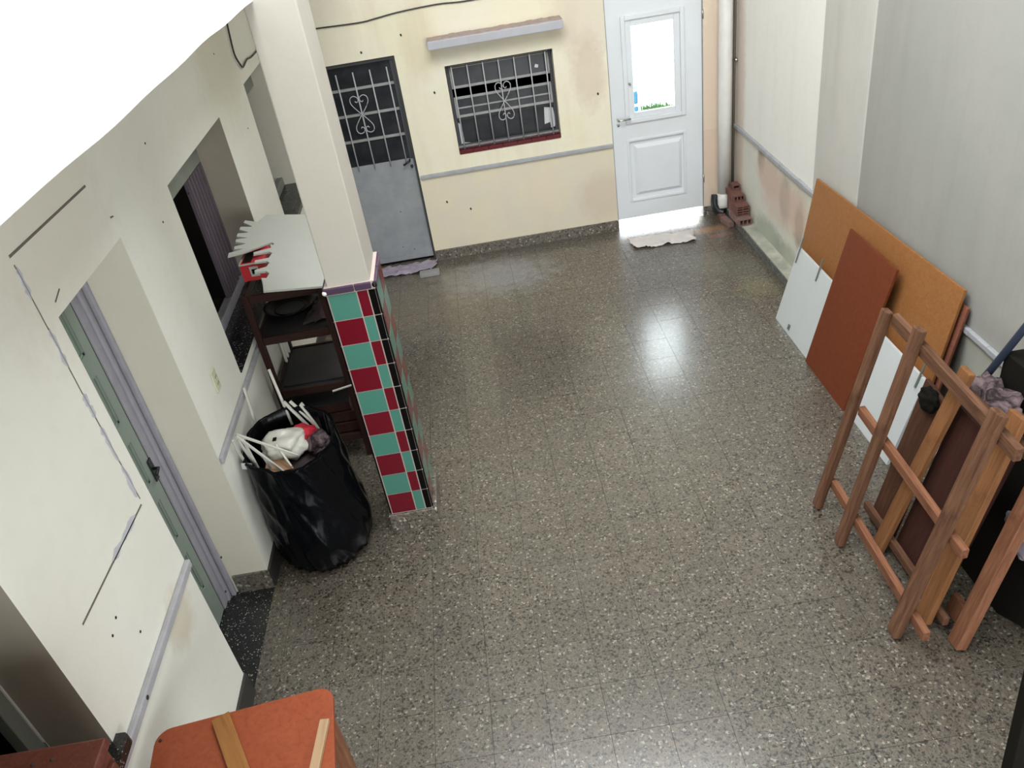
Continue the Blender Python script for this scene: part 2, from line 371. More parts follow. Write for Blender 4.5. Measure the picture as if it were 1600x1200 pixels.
wf = wall('wall_front', 'Y', -9.5, -9.7, (-4.05, .2), (0, 4.8), [], 'beam', 'plain wall closing the room behind the viewer')
M['wall_grey'] = plaster('grey_dimmed_paint', (.33, .33, .305), (.365, .355, .33), streak=((.27, .26, .235), .35), below=(.80, (.42, .41, .36), (.38, .39, .34)))  # greyer near section, deepened to stand in for weaker light there
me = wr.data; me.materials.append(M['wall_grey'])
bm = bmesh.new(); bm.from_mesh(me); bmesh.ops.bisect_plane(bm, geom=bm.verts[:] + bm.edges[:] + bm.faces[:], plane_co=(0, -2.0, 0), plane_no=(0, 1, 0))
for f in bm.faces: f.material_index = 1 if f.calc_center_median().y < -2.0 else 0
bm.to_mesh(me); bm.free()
M['wall_mid'] = plaster('mid_grey_plaster', (.52, .51, .475), (.57, .55, .51), streak=((.42, .40, .36), .5), below=(.80, (.50, .49, .43), (.47, .48, .42)))
pil = struct(box('trim_1', -.012, 0, -2.36, -1.72, .0, 4.7, 'wall_mid', keep=True), 'shallow flat pilaster strip on the right wall', 'pilaster')
# upper storey: its white face runs along the room over the pillar line
vs, fs = [], []
ys = [-9.5 + i * (6.15) / 60 for i in range(61)]
for y in ys:
    zb = 2.787 + - .004 + .009 * noise.noise(Vector((y * 2.2, 3.1, 0)))
    vs += [(-3.05, y, zb), (-3.05, y, 4.8), (-3.2, y, zb), (-3.2, y, 4.8)]
for i in range(60):
    a, b = i * 4, i * 4 + 4
    fs += [(a, b, b + 1, a + 1), (a + 2, a + 3, b + 3, b + 2), (a, a + 2, b + 2, b), (a + 1, b + 1, b + 3, a + 3)]
fs += [(0, 1, 3, 2), (240, 242, 243, 241)]
struct(link('wall_upper', mesh('wall_upper', vs, fs), 'beam'), 'bright white face of the upper floor above the left side', 'wall')
struct(box('wall_upper', -3.2, -3.05, -3.35, 0, 2.787, 4.8, 'beam', keep=True), 'white upper wall beyond the pillar', 'wall')
struct(box('ceiling', -4.05, -3.2, -9.5, 0, 2.79, 2.95, 'pillar', keep=True), 'soffit of the upper floor over the left side', 'ceiling')
struct(box('ceiling', -3.2, .2, -9.7, .2, 4.8, 4.9, 'sky_ceiling', keep=True), 'high roof slab over the room', 'ceiling')
# rooms behind the openings (unlit)
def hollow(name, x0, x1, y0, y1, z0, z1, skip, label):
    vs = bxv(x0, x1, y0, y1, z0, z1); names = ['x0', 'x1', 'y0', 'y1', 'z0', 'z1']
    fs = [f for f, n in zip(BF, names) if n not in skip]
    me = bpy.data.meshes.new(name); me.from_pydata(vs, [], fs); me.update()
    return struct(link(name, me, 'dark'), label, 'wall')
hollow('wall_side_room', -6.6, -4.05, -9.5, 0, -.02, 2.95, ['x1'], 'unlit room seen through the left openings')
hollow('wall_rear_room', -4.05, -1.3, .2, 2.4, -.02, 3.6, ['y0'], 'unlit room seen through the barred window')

# floor: cement bed and terrazzo tiles of 25 cm
fl = struct(box('floor', -4.05, .2, -9.5, .2, -.12, -.014, 'grout', keep=True), 'worn grey brown terrazzo tile floor', 'floor')
T = .25; C0 = cam.matrix_world.translation; MI = cam.matrix_world.inverted()
cells = []
for i in range(-1, 16):
    for j in range(0, 39):
        x1 = -.15 - .25 * (i) ; x0 = x1 - T; y1 = -.25 * j; y0 = y1 - T
        if i == -1: x1 = -.02; x0 = -.15
        x0 = max(x0, WX + .001)
        if x1 - x0 < .02: continue
        cx, cy = (x0 + x1) / 2, (y0 + y1) / 2
        q = MI @ Vector((cx, cy, 0)); u = 800 - 1265 * q.x / q.z; v = 600 + 1265 * q.y / q.z
        vis = q.z < 0 and -60 < u < 1660 and -60 < v < 1260
        cells.append((0 if vis else 1, (Vector((cx, cy, 0)) - C0).length, x0, x1, y0, y1))
cells.sort()
g = .0007; meshes = {}; rest = []
for n, (hid, d, x0, x1, y0, y1) in enumerate(cells):
    if n < 300 and not hid:
        key = (round(x1 - x0, 4), round(y1 - y0, 4))
        if key not in meshes:
            w, h = key; m = bxv(-w / 2 + g, w / 2 - g, -h / 2 + g, h / 2 - g, -.014, 0)
            me = mesh('tile', m, BF); me.materials.append(M['floor']); meshes[key] = me
        o = bpy.data.objects.new('tile', meshes[key]); o.parent = fl
        o.location = ((x0 + x1) / 2, (y0 + y1) / 2, random.uniform(-.0004, .0004)); COL.objects.link(o)
    else: rest.append((x0 + g, x1 - g, y0 + g, y1 - g, -.014, 0))
tag(boxes('tile_field', rest, 'floor', fl, keep=True), 'terrazzo tiles far off and behind the viewer', None, None, 'stuff')
# granite threshold in the left doorway
box('threshold', -4.05, WX + .003, D1[0], D1[1], -.02, .001, 'granite', fl, keep=True)
box('threshold', -3.78, -2.8, .0, .2, -.05, .0, 'skirt', fl, keep=True)
box('threshold', WD[0], WD[1], .0, .2, -.05, .0, 'white', fl, keep=True)
# skirtings
struct(boxes('baseboard_back', [(-2.815, -1.09, -.016, 0, 0, .095), (-.285, -.1, -.016, 0, 0, .085)], 'skirt', keep=True), 'brown terrazzo skirting along the back wall', 'skirting')
struct(boxes('baseboard_right', [(-.105, 0, -9.5, 0, 0, .075)], 'curb', keep=True, bevel=.004), 'low grey terrazzo curb along the right wall', 'skirting')
M['ledge'] = plaster('dirty_mortar_ledge', (.56, .54, .46), (.30, .32, .27), sc=5, streak=((.22, .23, .19), .7))
led = box('curb_ledge', -.102, 0, -9.5, 0, .075, .083, 'ledge', bpy.data.objects['baseboard_right'], keep=True)
struct(boxes('baseboard_left', [(WX, WX + .014, -9.5, D1[0], 0, .14), (WX, WX + .014, D1[1], 0, 0, .125)], 'granite_skirt', keep=True), 'near black skirting along the left wall', 'skirting')
struct(boxes('baseboard_doorway', [(-3.96, WX + .002, D1[1] - .012, D1[1], 0, .125)], 'skirt', keep=True), 'brown terrazzo skirting inside the left doorway', 'skirting')
# dado rails
struct(boxes('trim_2', [(SD[1] + .01, WD[0] - .005, -.022, 0, .785, .818)], 'rail_r', bevel=.006), 'grey cement dado rail on the back wall between the doors', 'rail')
rr = []
for k in range(60):
    y = -.01 - k * .16; rr.append((-.024 - .004 * random.random(), 0, y - .16, y, .785 + .004 * random.random(), .818 + .006 * random.random()))
struct(boxes('trim_3', rr, 'rail_r', keep=True, bevel=.005), 'rough grey cement dado rail along the right wall', 'rail')
struct(boxes('trim_4', [(WX, WX + .02, D1[1], -1.2, .862, .9), (WX, WX + .024, -9.4, D1[0], .865, .902)], 'rail', keep=True, bevel=.006), 'lavender grey dado rail along the left wall', 'rail')

# pillar: plastered shaft over a tiled foot
p = empty('pillar', (-2.99, -3.37, 0), 'square pillar, cream plaster above, green and red tiled foot', 'pillar')
p['kind'] = 'structure'
box('shaft', -3.093, -2.889, -3.526, -3.215, 1.55, 2.80, 'pillar', p, .006)
box('core', -3.108, -2.872, -3.534, -3.21, .115, 1.555, 'tile_grout', p)
box('plinth', -3.122, -2.85, -3.548, -3.20, 0, .118, 'skirt', p, .004)
N = 10; z0, z1 = .123, 1.515; th = (z1 - z0) / N; gr = .003
for r in range(N):
    a, b = z1 - (r + 1) * th + gr, z1 - r * th - gr
    cA, cB = ('tile_g', 'tile_r') if r % 2 == 0 else ('tile_r', 'tile_g')
    for x0, x1, cm in ((-3.098, -2.966, cA), (-2.960, -2.913, cB), (-2.907, -2.876, 'tile_k')):
        box('tile', x0, x1, -3.5385, -3.53, a, b, cm, p, .0008)
        if x1 < -2.9: box('tile', x0, x1, -3.214, -3.2055, a, b, cm, p, .0008)
    box('tile', -3.1085, -3.1035, -3.541, -3.51, a, b, 'tile_k', p)
    for y0, y1, cm in ((-3.534, -3.512, 'tile_k'), (-3.506, -3.36, cA), (-3.354, -3.215, cB)):
        box('tile', -2.876, -2.8675, y0, y1, a, b, cm, p, .0008)
        box('tile', -3.1125, -3.104, y0, y1, a, b, cm, p, .0008)
box('cap_trim', -3.112, -2.97, -3.546, -3.53, 1.52, 1.552, 'tile_cap', p, .004)
box('cap_trim', -2.966, -2.888, -3.546, -3.53, 1.52, 1.552, 'tile_cap', p, .004)
for k in range(2): box('cap_trim', -2.88, -2.86, -3.535 + k * .165, -3.375 + k * .165, 1.52, 1.552, 'tile_cap', p, .004)
box('cap_trim', -3.118, -3.1, -3.53, -3.21, 1.52, 1.552, 'tile_cap', p, .004)
bpy.ops.mesh.primitive_uv_sphere_add(segments=12, ring_count=8, radius=.012, location=(-2.872, -3.541, 1.536)); _o = bpy.context.object; _o.name = 'corner_bead'; _o.data.materials.append(M['tile_k'])
_o.parent = p; _o.matrix_basis = W(p).inverted() @ Matrix.Translation((-2.872, -3.541, 1.536))
bpy.ops.mesh.primitive_uv_sphere_add(segments=12, ring_count=8, radius=.012, location=(-3.108, -3.541, 1.532)); _o = bpy.context.object; _o.name = 'corner_bead'; _o.data.materials.append(M['pvc'])
_o.parent = p; _o.matrix_basis = W(p).inverted() @ Matrix.Translation((-3.108, -3.541, 1.532))

# ------------------------------------------------------------------ white panelled door
d = empty('door_1', (-.69, 0, .09), 'white panelled door with a bright glass pane, right end of back wall', 'door', kind='structure')
X0, X1, GX0, GX1 = -1.083, -.292, -.965, -.44
Y0, Y1 = .008, .048
boxes('leaf', [(X0, GX0, Y0, Y1, .09, 2.02), (GX1, X1, Y0, Y1, .09, 2.02), (GX0, GX1, Y0, Y1, 1.835, 2.02), (GX0, GX1, Y0, Y1, .825, .965), (GX0, GX1, Y0, Y1, .09, .245)], 'doorwhite', d)
def ringbox(name, x0, x1, z0, z1, w, y0, y1, mat, parent, bevel=.004):
    return boxes(name, [(x0, x0 + w, y0, y1, z0, z1), (x1 - w, x1, y0, y1, z0, z1), (x0 + w, x1 - w, y0, y1, z1 - w, z1), (x0 + w, x1 - w, y0, y1, z0, z0 + w)], mat, parent, bevel)
ringbox('glazing_frame', GX0, GX1, .965, 1.835, .035, -.012, .03, 'doorwhite', d)
ringbox('glazing_bead', GX0 + .035, GX1 - .035, 1.0, 1.80, .05, .004, .034, 'doorwhite', d)
box('pane', GX0 + .06, GX1 - .06, .026, .03, 1.02, 1.78, 'glass', d)
ringbox('panel_moulding', GX0 + .0, GX1 - .0, .245, .825, .022, .0, .03, 'doorwhite', d)
box('panel_field', GX0, GX1, .022, .04, .245, .825, 'doorwhite', d)
# raised centre with sloping sides
a, b, c_, e = -.905, -.475, .30, .765
vs = [(a, .022, c_), (b, .022, c_), (b, .022, e), (a, .022, e), (a + .03, .004, c_ + .03), (b - .03, .004, c_ + .03), (b - .03, .004, e - .03), (a + .03, .004, e - .03)]
link('raised_panel', mesh('raised_panel', vs, [(4, 5, 6, 7), (0, 1, 5, 4), (1, 2, 6, 5), (2, 3, 7, 6), (3, 0, 4, 7)]), 'doorwhite', d)
h = tube('handle', [(-1.035, .01, 1.015), (-1.035, -.045, 1.015), (-1.02, -.05, 1.015), (-.93, -.05, 1.018)], .008, 'chrome', d)
tube('keyhole', [(-1.032, .01, .965), (-1.032, -.004, .965)], .011, 'chrome', d)
tube('catch', [(-.915, .0, 1.30), (-.915, -.02, 1.30)], .009, 'chrome', d)
boxes('jamb', [(-1.09, X0 - .001, 0, .06, 0, 2.03), (X1 + .001, -.285, -.006, .06, 0, 2.03)], 'sash', d)
for z in (.33, 1.72): tube('hinge', [(-.287, -.008, z), (-.287, -.008, z + .07)], .007, 'chrome', d)

# grey steel door with glazed and barred upper half
d = empty('door_2', (-3.16, .06, 0), 'grey steel door with dark barred glass in its upper half', 'door', kind='structure')
L, R_ = SD[0] + .004, SD[1] - .02
box('lower_panel', L, R_, .06, .085, .035, .965, 'steel', d, .002)
boxes('door_frame', [(R_, SD[1] - .001, .03, .1, 0, 1.829), (L - .003, L, .03, .1, 0, 1.829), (L, R_, .03, .1, 1.80, 1.829)], 'steel_dark', d)
boxes('stile', [(L, L + .03, .055, .09, .965, 1.8), (R_ - .03, R_, .055, .09, .965, 1.8)], 'steel_dark', d)
for z in (1.172, 1.388, 1.60): box('glazing_bar', L + .03, R_ - .03, .058, .085, z, z + .022, 'sash', d, .002)
for za, zb in ((.965, 1.172), (1.194, 1.388), (1.41, 1.60), (1.622, 1.80)): box('pane', L + .03, R_ - .03, .072, .076, za, zb, 'glass_dirty', d)
box('bottom_rail', L, R_, .04, .06, .035, .075, 'steel', d, .002)
for k in range(5):
    x = -3.462 + k * .1405; tube('bar', [(x, .045, .93), (x, .045, 1.745)], .0065, 'grille', d)
def scroll(cx, zc, y, w, h, parent, flip=1):
    """one half of a heart scroll: point at zc, lobes upwards (flip=1) or downwards"""
    pts = []
    for s in (-1, 1):
        q = [(0, 0), (.34, .30), (.62, .62), (.62, .88), (.38, 1.0), (.12, .92), (.06, .76), (.20, .66), (.30, .74)]
        P = curve_pts([(cx + s * a * w, y, zc + flip * b * h) for a, b in q], 5)
        tube('scroll', P, .0042, 'grille', parent, 6)
scroll(-3.181, 1.405, .036, .115, .155, d, 1); scroll(-3.181, 1.405, .036, .115, .155, d, -1)
tube('handle', [(-2.87, .06, .955), (-2.87, .02, .955), (-2.93, .015, .925)], .009, 'darkmetal', d)
tube('lock', [(-2.862, .06, .90), (-2.862, .035, .90)], .012, 'darkmetal', d)
for x, z in ((-3.10, .16), (-3.0, .12), (-3.05, .5)): tube('rust_spot', [(x, .0605, z), (x, .0585, z)], .006, 'crack', d)

# barred back window
w = empty('window_1', (-1.98, .1, .95), 'barred back window with tilted dusty panes and red tile sill', 'window', kind='structure')
ringbox('frame', WB[0] + .002, WB[1] - .002, WB[2] + .03, WB[3] - .002, .026, .1, .15, 'steel_dark', w, 0)
def sash(za, zb, out, bars=()):
    # a sash tilted outwards at its foot
    o = Vector((0, .10, zb)); ez = Vector((0, -out, za - zb)); ex = Vector((1, 0, 0)); n = 22
    x0, x1 = WB[0] + .03, WB[1] - .03; L = ez.length; e = ez.normalized()
    beam('sash_rail', (x0, .10, zb), (x1, .10, zb), .022, .018, 'sash', w, xdir=e)
    beam('sash_rail', (x0, .10 - out, za), (x1, .10 - out, za), .022, .018, 'sash', w, xdir=e)
    for x in (x0 + .008, x1 - .008): beam('sash_stile', (x, .10, zb), (x, .10 - out, za), .018, .018, 'sash', w, xdir=(1, 0, 0))
    for f in bars: 
        q = Vector((0, .10, zb)) + ez * f; beam('sash_rail', (x0, q.y, q.z), (x1, q.y, q.z), .014, .012, 'sash', w, xdir=e)
    slab('pane', (x0, .102, zb), (1, 0, 0), ez, [(0, 0), (x1 - x0, 0), (x1 - x0, L), (0, L)], .003, 'glass_dirty', w)
sash(1.485, 1.645, .02)
sash(1.245, 1.39, .03, (.55,))
box('sash_rail', WB[0] + .03, WB[1] - .03, .1, .12, 1.205, 1.225, 'steel_dark', w)
box('pane', WB[0] + .028, WB[1] - .028, .115, .119, .985, 1.205, 'glass_dirty', w)
slab('paper_scrap', (-1.655, .112, 1.03), (1, 0, 0), (0, 0, 1), [(0, .02), (.05, .03), (.052, -.02), (.085, -.015), (.1, .02), (.085, .15), (.01, .165)], .001, 'melamine', w)
slab('paper_scrap', (-2.40, .112, .985), (1, 0, 0), (0, 0, 1), [(0, 0), (.20, 0), (.17, .018), (.12, .008), (.03, .022), (.025, .18), (0, .2)], .001, 'melamine', w)
slab('paper_scrap', (-1.69, .085, 1.53), (1, 0, 0), (0, 0, 1), [(0, .01), (.03, 0), (.035, .025), (.01, .035)], .001, 'melamine', w)
for k in range(7):
    x0 = WB[0] + .004 + k * .1267; box('sill_tile', x0, x0 + .1245, -.006, .1, WB[2], WB[2] + .034, 'redtile', w, .002)
box('sill_lip', WB[0] + .004, WB[1] - .004, .075, .1, WB[2] + .034, WB[2] + .046, 'sash', w)
for k in range(7):
    x = -2.378 + k * .1303; tube('bar', [(x, .03, .972), (x, .03, 1.662)], .0055, 'grille', w)
for z in (1.66, .98): tube('cross_bar', [(WB[0], .03, z), (WB[1], .03, z)], .004, 'steel_dark', w, 6)
scroll(-1.978, 1.325, .022, .10, .155, w, 1); scroll(-1.978, 1.325, .022, .10, .155, w, -1)
aw = tag(box('window_canopy', -2.533, -1.447, -.17, 0, 1.85, 1.917, 'awning', bevel=.008), 'bluish grey concrete canopy ledge over the barred window', 'canopy'); aw['kind'] = 'structure'
tp = []
for k in range(24):
    x = -2.53 + k * .045; tp.append((x, x + .0452, -.165 + .01 * random.random(), 0, 1.916, 1.919 + .006 * random.random()))
boxes('dirt_layer', tp, 'awning_top', aw)

# ------------------------------------------------------------------ green door in the left doorway
d = empty('door_3', (-4.03, -4.15, 0), 'green panelled door deep in the left doorway with lavender frame', 'door', kind='structure')
pz = [(.26, .51), (.62, .86), (.965, 1.20), (1.31, 1.555), (1.66, 1.91)]
ly0, ly1 = -4.47, -3.932; fy0, fy1 = -4.40, -4.0
bs = [(-4.046, -4.02, ly0, fy0, .01, 2.03), (-4.046, -4.02, fy1, ly1, .01, 2.03)]
zz = [.01] + [v for q in pz for v in q] + [2.03]
for k in range(0, len(zz), 2): bs.append((-4.046, -4.02, fy0, fy1, zz[k], zz[k + 1]))
boxes('leaf', bs, 'greenpaint', d)
for za, zb in pz:
    pn = box('panel', -4.046, -4.032, fy0, fy1, za, zb, 'greenpaint', d)
    ringbox2 = [(-4.034, -4.024, fy1 - .012, fy1, za, zb), (-4.034, -4.024, fy0, fy1, za, za + .012)]
    boxes('moulding', ringbox2, 'greenpaint', pn)
box('shadow_gap', -4.04, -4.021, -3.932, -3.925, 0, 2.05, 'hole', d)
box('door_frame', -4.04, -4.012, -3.925, -3.87, 0, 2.05, 'lavender', d, .006)
box('door_frame', -4.02, -3.998, -3.875, -3.838, 0, 2.05, 'lavender', d, .008)
box('architrave', -4.0, -3.972, -3.842, -3.816, 0, 2.05, 'lavender', d, .008)
box('door_frame', -4.04, -3.97, -4.482, -4.46, 0, 2.05, 'lavender', d)
box('lock_plate', -4.02, -4.012, -3.96, -3.925, .93, 1.05, 'darkmetal', d, .002)
tube('handle', [(-4.012, -3.95, 1.0), (-3.985, -3.95, 1.0), (-3.98, -4.0, 1.0)], .008, 'darkmetal', d)

# left windows: granite sills and shutters
def left_window(name, hole, label, over, shut, nearplum):
    y0, y1, za, zb = hole
    w = empty(name, (WX - .2, (y0 + y1) / 2, za), label, 'window', kind='structure')
    box('top_rail', WX - .235, WX - .195, y0, y1, zb - .235, zb - .002, 'greengrey', w, .003)
    box('bottom_rail', WX - .24, WX - .19, y0, y1, za, za + .07, 'lavender' if nearplum else 'greengrey', w, .004)
    n = 12; pts = [(-4.04, y0 + .001), (-4.04, y1 - .001), (WX - .001, y1 - .001)]
    if over > .01:
        pts += [(WX - .001, y1 + .03)] + [(WX + over - .02 + .02 * math.sin(t), y1 + .01 + .02 * math.cos(t)) for t in [0, .5, 1, 1.57]] + [(WX + over, y0 - .03), (WX - .001, y0 - .03)]
    else: pts += [(WX + over, y1 - .001), (WX + over, y0 + .001)]
    pts += [(WX - .001, y0 + .001)]
    k = len(pts); vs = [(x, y, .92) for x, y in pts] + [(x, y, .958) for x, y in pts]
    if over <= .01: vs = [(x, y, z if z > .94 else .954) for x, y, z in vs]
    link('granite_sill', mesh('granite_sill', vs, [tuple(range(k - 1, -1, -1)), tuple(range(k, 2 * k))] + [(i, (i + 1) % k, k + (i + 1) % k, k + i) for i in range(k)]), 'granite', w)
    for a, b in shut:
        s = box('shutter', WX - .225, WX - .20, a, b, za + .07, zb - .235, 'plum', w, .003)
        for yy in (a + .02, (a + b) / 2, b - .02): box('shutter_rib', WX - .202, WX - .190, yy - .012, yy + .012, za + .07, zb - .235, 'plum', s, .003)
    return w
left_window('window_2', W2, 'open window with plum shutters behind the shelf rack', .006, [(-2.13, -1.96), (-2.30, -2.145)], True)
left_window('window_3', W3, 'far window opening behind the pillar with granite sill', .02, [], False)
w4 = left_window('window_4', W4, 'nearest left window opening with rounded black granite sill', .045, [(-6.5, -5.5)], False)
box('frame_post', WX - .235, WX - .195, -5.40, -5.342, 1.02, 1.86, 'greengrey', w4, .003)
box('plaster_edge', WX - .2, WX - .19, -5.3475, -5.341, .96, 2.02, 'white', w4)

# wall details on the left
def chase(pts, w0, mat, name, x=WX):
    k = len(pts)
    vs = []
    for i, (y, z) in enumerate(pts):
        a = Vector(pts[max(i - 1, 0)]); b = Vector(pts[min(i + 1, k - 1)]); d_ = (b - a).normalized(); n = Vector((-d_.y, d_.x))
        ww = w0 * (.45 + 1.1 * random.random()) / 2 if mat == 'patch' else w0 / 2
        if i in (0, k - 1) and mat == 'patch': ww = w0 * .1
        vs += [(x + .0025, y + n.x * ww, z + n.y * ww), (x + .0025, y - n.x * ww, z - n.y * ww)]
    base = [(x - .002, y, z) for _, y, z in vs]; m = len(vs)
    fs = [(2 * i, 2 * i + 1, 2 * i + 3, 2 * i + 2) for i in range(k - 1)]
    fs += [(2 * i, 2 * i + 2, m + 2 * i + 2, m + 2 * i) for i in range(k - 1)] + [(2 * i + 3, 2 * i + 1, m + 2 * i + 1, m + 2 * i + 3) for i in range(k - 1)]
    link(name, mesh(name, vs + base, fs), mat, wl)
lp = lambda a, b, n: [(a[0] + (b[0] - a[0]) * t / n + random.uniform(-.004, .004), a[1] + (b[1] - a[1]) * t / n) for t in range(n + 1)]
chase(lp((-3.911, 2.307), (-4.57, 2.318), 3), .008, 'crack', 'chased_groove')
for za, zb in ((2.28, 2.17), (2.06, 1.91), (1.80, 1.70), (1.66, 1.50), (1.48, 1.33)): chase(lp((-4.568, za), (-4.572, zb), 8), .024, 'patch', 'filler_patch')
chase(lp((-4.57, 2.29), (-4.565, 1.31), 4), .0025, 'crack', 'chased_groove')
chase(lp((-4.57, 1.29), (-5.17, 1.322), 3), .006, 'crack', 'chased_groove')
chase(lp((-4.64, 1.30), (-4.88, 1.312), 8), .026, 'patch', 'filler_patch')
chase([(-3.80, 2.14), (-3.83, 2.145)], .005, 'crack', 'chased_groove'); chase([(-4.40, 2.12), (-4.46, 2.10)], .004, 'crack', 'chased_groove')
for y, z in ((-3.2, 2.25), (-2.2, 2.45), (-1.63, 2.32), (-1.4, 1.8), (-3.35, 1.93), (-5.02, 1.18), (-5.08, 1.16), (-2.9, 1.9), (-4.95, 1.02), (-4.2, .62), (-4.3, .5), (-1.5, 2.6)):
    tube('nail_hole', [(WX - .002, y, z), (WX + .002, y, z)], .0055, 'hole', wl, 6)
tube('nail_hole', [(WX + .018, -5.13, .885), (WX + .026, -5.13, .885)], .009, 'hole', bpy.data.objects['trim_4'], 6)
for x, z in ((-2.73, 1.98), (-1.19, 1.27), (-2.62, .55), (-2.42, .45), (-1.25, .812), (-3.07, 1.9), (-2.55, 1.5)):
    tube('nail_hole', [(x, -.003, z), (x + .004, -.001, z - .016)], .007, 'hole', wb, 6)
o = empty('wall_outlet', (WX, -3.495, 1.145), 'ivory double socket plate on the left wall beside the doorway', 'outlet')
box('plate', WX, WX + .009, -3.528, -3.462, 1.088, 1.203, 'outlet', o, .003)
for z in (1.112, 1.150):
    s = box('socket', WX + .009, WX + .012, -3.516, -3.474, z, z + .032, 'outlet', o, .002)
    for dy in (-.009, .009): box('slot', WX + .0115, WX + .0126, -3.495 + dy - .002, -3.495 + dy + .002, z + .008, z + .022, 'hole', s)
tag(tube('hanging_cable', curve_pts([(WX + .012, -1.1, 2.52), (WX + .012, -1.138, 2.406), (WX + .012, -1.169, 2.324), (WX + .012, -1.192, 2.23), (WX + .014, -1.15, 2.165), (WX + .012, -1.071, 2.121), (WX + .012, -.9, 2.135), (WX + .012, -.7, 2.12), (WX + .012, -.03, 2.115)]), .006, 'cable'), 'black cable looping down the far end of the left wall', 'cable')
tag(tube('wall_cable', curve_pts([(-3.7, -.01, 2.128), (-3.392, -.01, 2.122), (-3.038, -.01, 2.112), (-2.9, -.01, 2.122), (-2.698, -.01, 2.141), (-2.4, -.01, 2.15), (-2.136, -.01, 2.139), (-1.6, -.01, 2.16), (-1.1, -.01, 2.2)]), .0055, 'cable'), 'thin dark cable stapled high across the back wall', 'cable')

# ------------------------------------------------------------------ drainpipe and bricks in the far corner
o = empty('drainpipe', (-.12, -.07, 0), 'white drainpipe standing in the far right corner', 'pipe')
tube('pipe', [(-.118, -.068, .19), (-.118, -.068, 1.0), (-.113, -.068, 3.3)], .056, 'pvc', o, 20)
tube('socket', [(-.118, -.068, .22), (-.118, -.07, .17), (-.118, -.075, .12), (-.118, -.09, .08)], .06, 'pvc', o, 20, [.058, .064, .064, .058])
tube('black_elbow', curve_pts([(-.19, -.04, .20), (-.20, -.06, .12), (-.17, -.09, .06), (-.13, -.12, .045)]), .035, 'darkmetal', o, 12)
tag(tube('corner_conduit', [(-.022, -.018, .1), (-.022, -.018, 3.3)], .012, 'crack', None, 8), 'thin dark conduit running up the corner beside the drainpipe', 'conduit')
tube('clip', [(-.03, -.02, 1.36), (-.005, -.05, 1.36)], .014, 'chrome', bpy.data.objects['corner_conduit'], 8)
def hollow_brick(name, x0, x1, y0, y1, z0, z1, nx, nz, label, mat='brick', rot=0):
    t = .009; r = empty(name, ((x0 + x1) / 2, (y0 + y1) / 2, z0), label, 'brick', 'bricks piled in the far corner')
    bs = [(x0, x1, y0, y1, z0, z0 + t), (x0, x1, y0, y1, z1 - t, z1), (x0, x0 + t, y0, y1, z0 + t, z1 - t), (x1 - t, x1, y0, y1, z0 + t, z1 - t)]
    for k in range(1, nz): z = z0 + (z1 - z0) * k / nz; bs.append((x0 + t, x1 - t, y0 + .001, y1, z - t / 2, z + t / 2))
    for k in range(1, nx): x = x0 + (x1 - x0) * k / nx; bs.append((x - t / 2, x + t / 2, y0 + .002, y1, z0 + t, z1 - t))
    boxes('clay_body', bs, mat, r)
    for k in range(4):
        y = y0 + (y1 - y0) * (k + .5) / 4; box('rib', x0 - .003, x0, y - .012, y + .012, z0 + .006, z1 - .006, mat, r)
    if rot: r.matrix_basis = r.matrix_basis @ Matrix.Rotation(rot, 4, 'Z')
    return r
hollow_brick('hollow_brick', -.135, -.022, -.545, -.28, .0835, .145, 3, 1, 'lowest front hollow brick of the corner pile', 'brick2', .03)
hollow_brick('hollow_brick', -.130, -.018, -.47, -.20, .146, .235, 2, 4, 'large hollow brick with open dark cells, middle of the corner pile')
hollow_brick('hollow_brick', -.120, -.025, -.36, -.12, .236, .29, 3, 1, 'third brick up, stepped back on the corner pile')
hollow_brick('hollow_brick', -.085, -.02, -.22, -.135, .291, .335, 1, 1, 'small top brick piece nearest the drainpipe')
tag(box('brick_fragment', -.18, -.125, -.36, -.2, 0, .055, 'brick2', None, .006), 'broken brick lying on the floor against the curb', 'brick', 'bricks piled in the far corner').rotation_euler.z = .2
tag(box('brick_fragment', -.185, -.13, -.18, -.06, 0, .05, 'brick', None, .006), 'small brick fragment beside the foot of the drainpipe', 'brick', 'bricks piled in the far corner')

# ------------------------------------------------------------------ rags
def rag(name, outline, mat, label, h=.02, seed=0, nx=26, ny=12):
    """crumpled cloth: a bilinear patch between four outline corners, folded by noise"""
    a, b, c, d_ = [Vector((*q, 0)) for q in outline]; vs, fs = [], []
    for j in range(ny + 1):
        for i in range(nx + 1):
            s, t = i / nx, j / ny
            p = (a * (1 - s) + b * s) * (1 - t) + (d_ * (1 - s) + c * s) * t
            e = .035 * noise.noise(Vector((s * 5 + seed, t * 3, seed)))
            p = p + Vector((e, .9 * e + .02 * noise.noise(Vector((s * 14, seed, t))), 0))
            z = .006 + h * abs(noise.noise(Vector((p.x * 14 + seed, p.y * 16, seed)))) + h * .7 * abs(noise.noise(Vector((p.x * 34, p.y * 30 + seed, 2))))
            vs.append((p.x, p.y, z))
    for j in range(ny):
        for i in range(nx): k = j * (nx + 1) + i; fs.append((k, k + 1, k + nx + 2, k + nx + 1))
    o = link(name, mesh(name, vs, fs), mat, smooth=True)
    m = o.modifiers.new('thick', 'SOLIDIFY'); m.thickness = .004; m.offset = 1
    return o
tag(rag('floor_cloth', [(-1.03, -.48), (-.50, -.52), (-.47, -.30), (-1.07, -.25)], 'whitecloth', '', .03, 3), 'off white rag lying on the floor before the white door', 'rag')
tag(rag('floor_cloth', [(-3.42, -.20), (-2.86, -.22), (-2.80, -.02), (-3.42, -.01)], 'mauve', '', .035, 8), 'mauve rag laid along the foot of the steel door', 'rag')
tag(box('wood_block', -2.97, -2.79, -.33, -.245, 0, .035, 'sash', None, .004), 'small grey block on the mauve rag by the steel door', 'block')

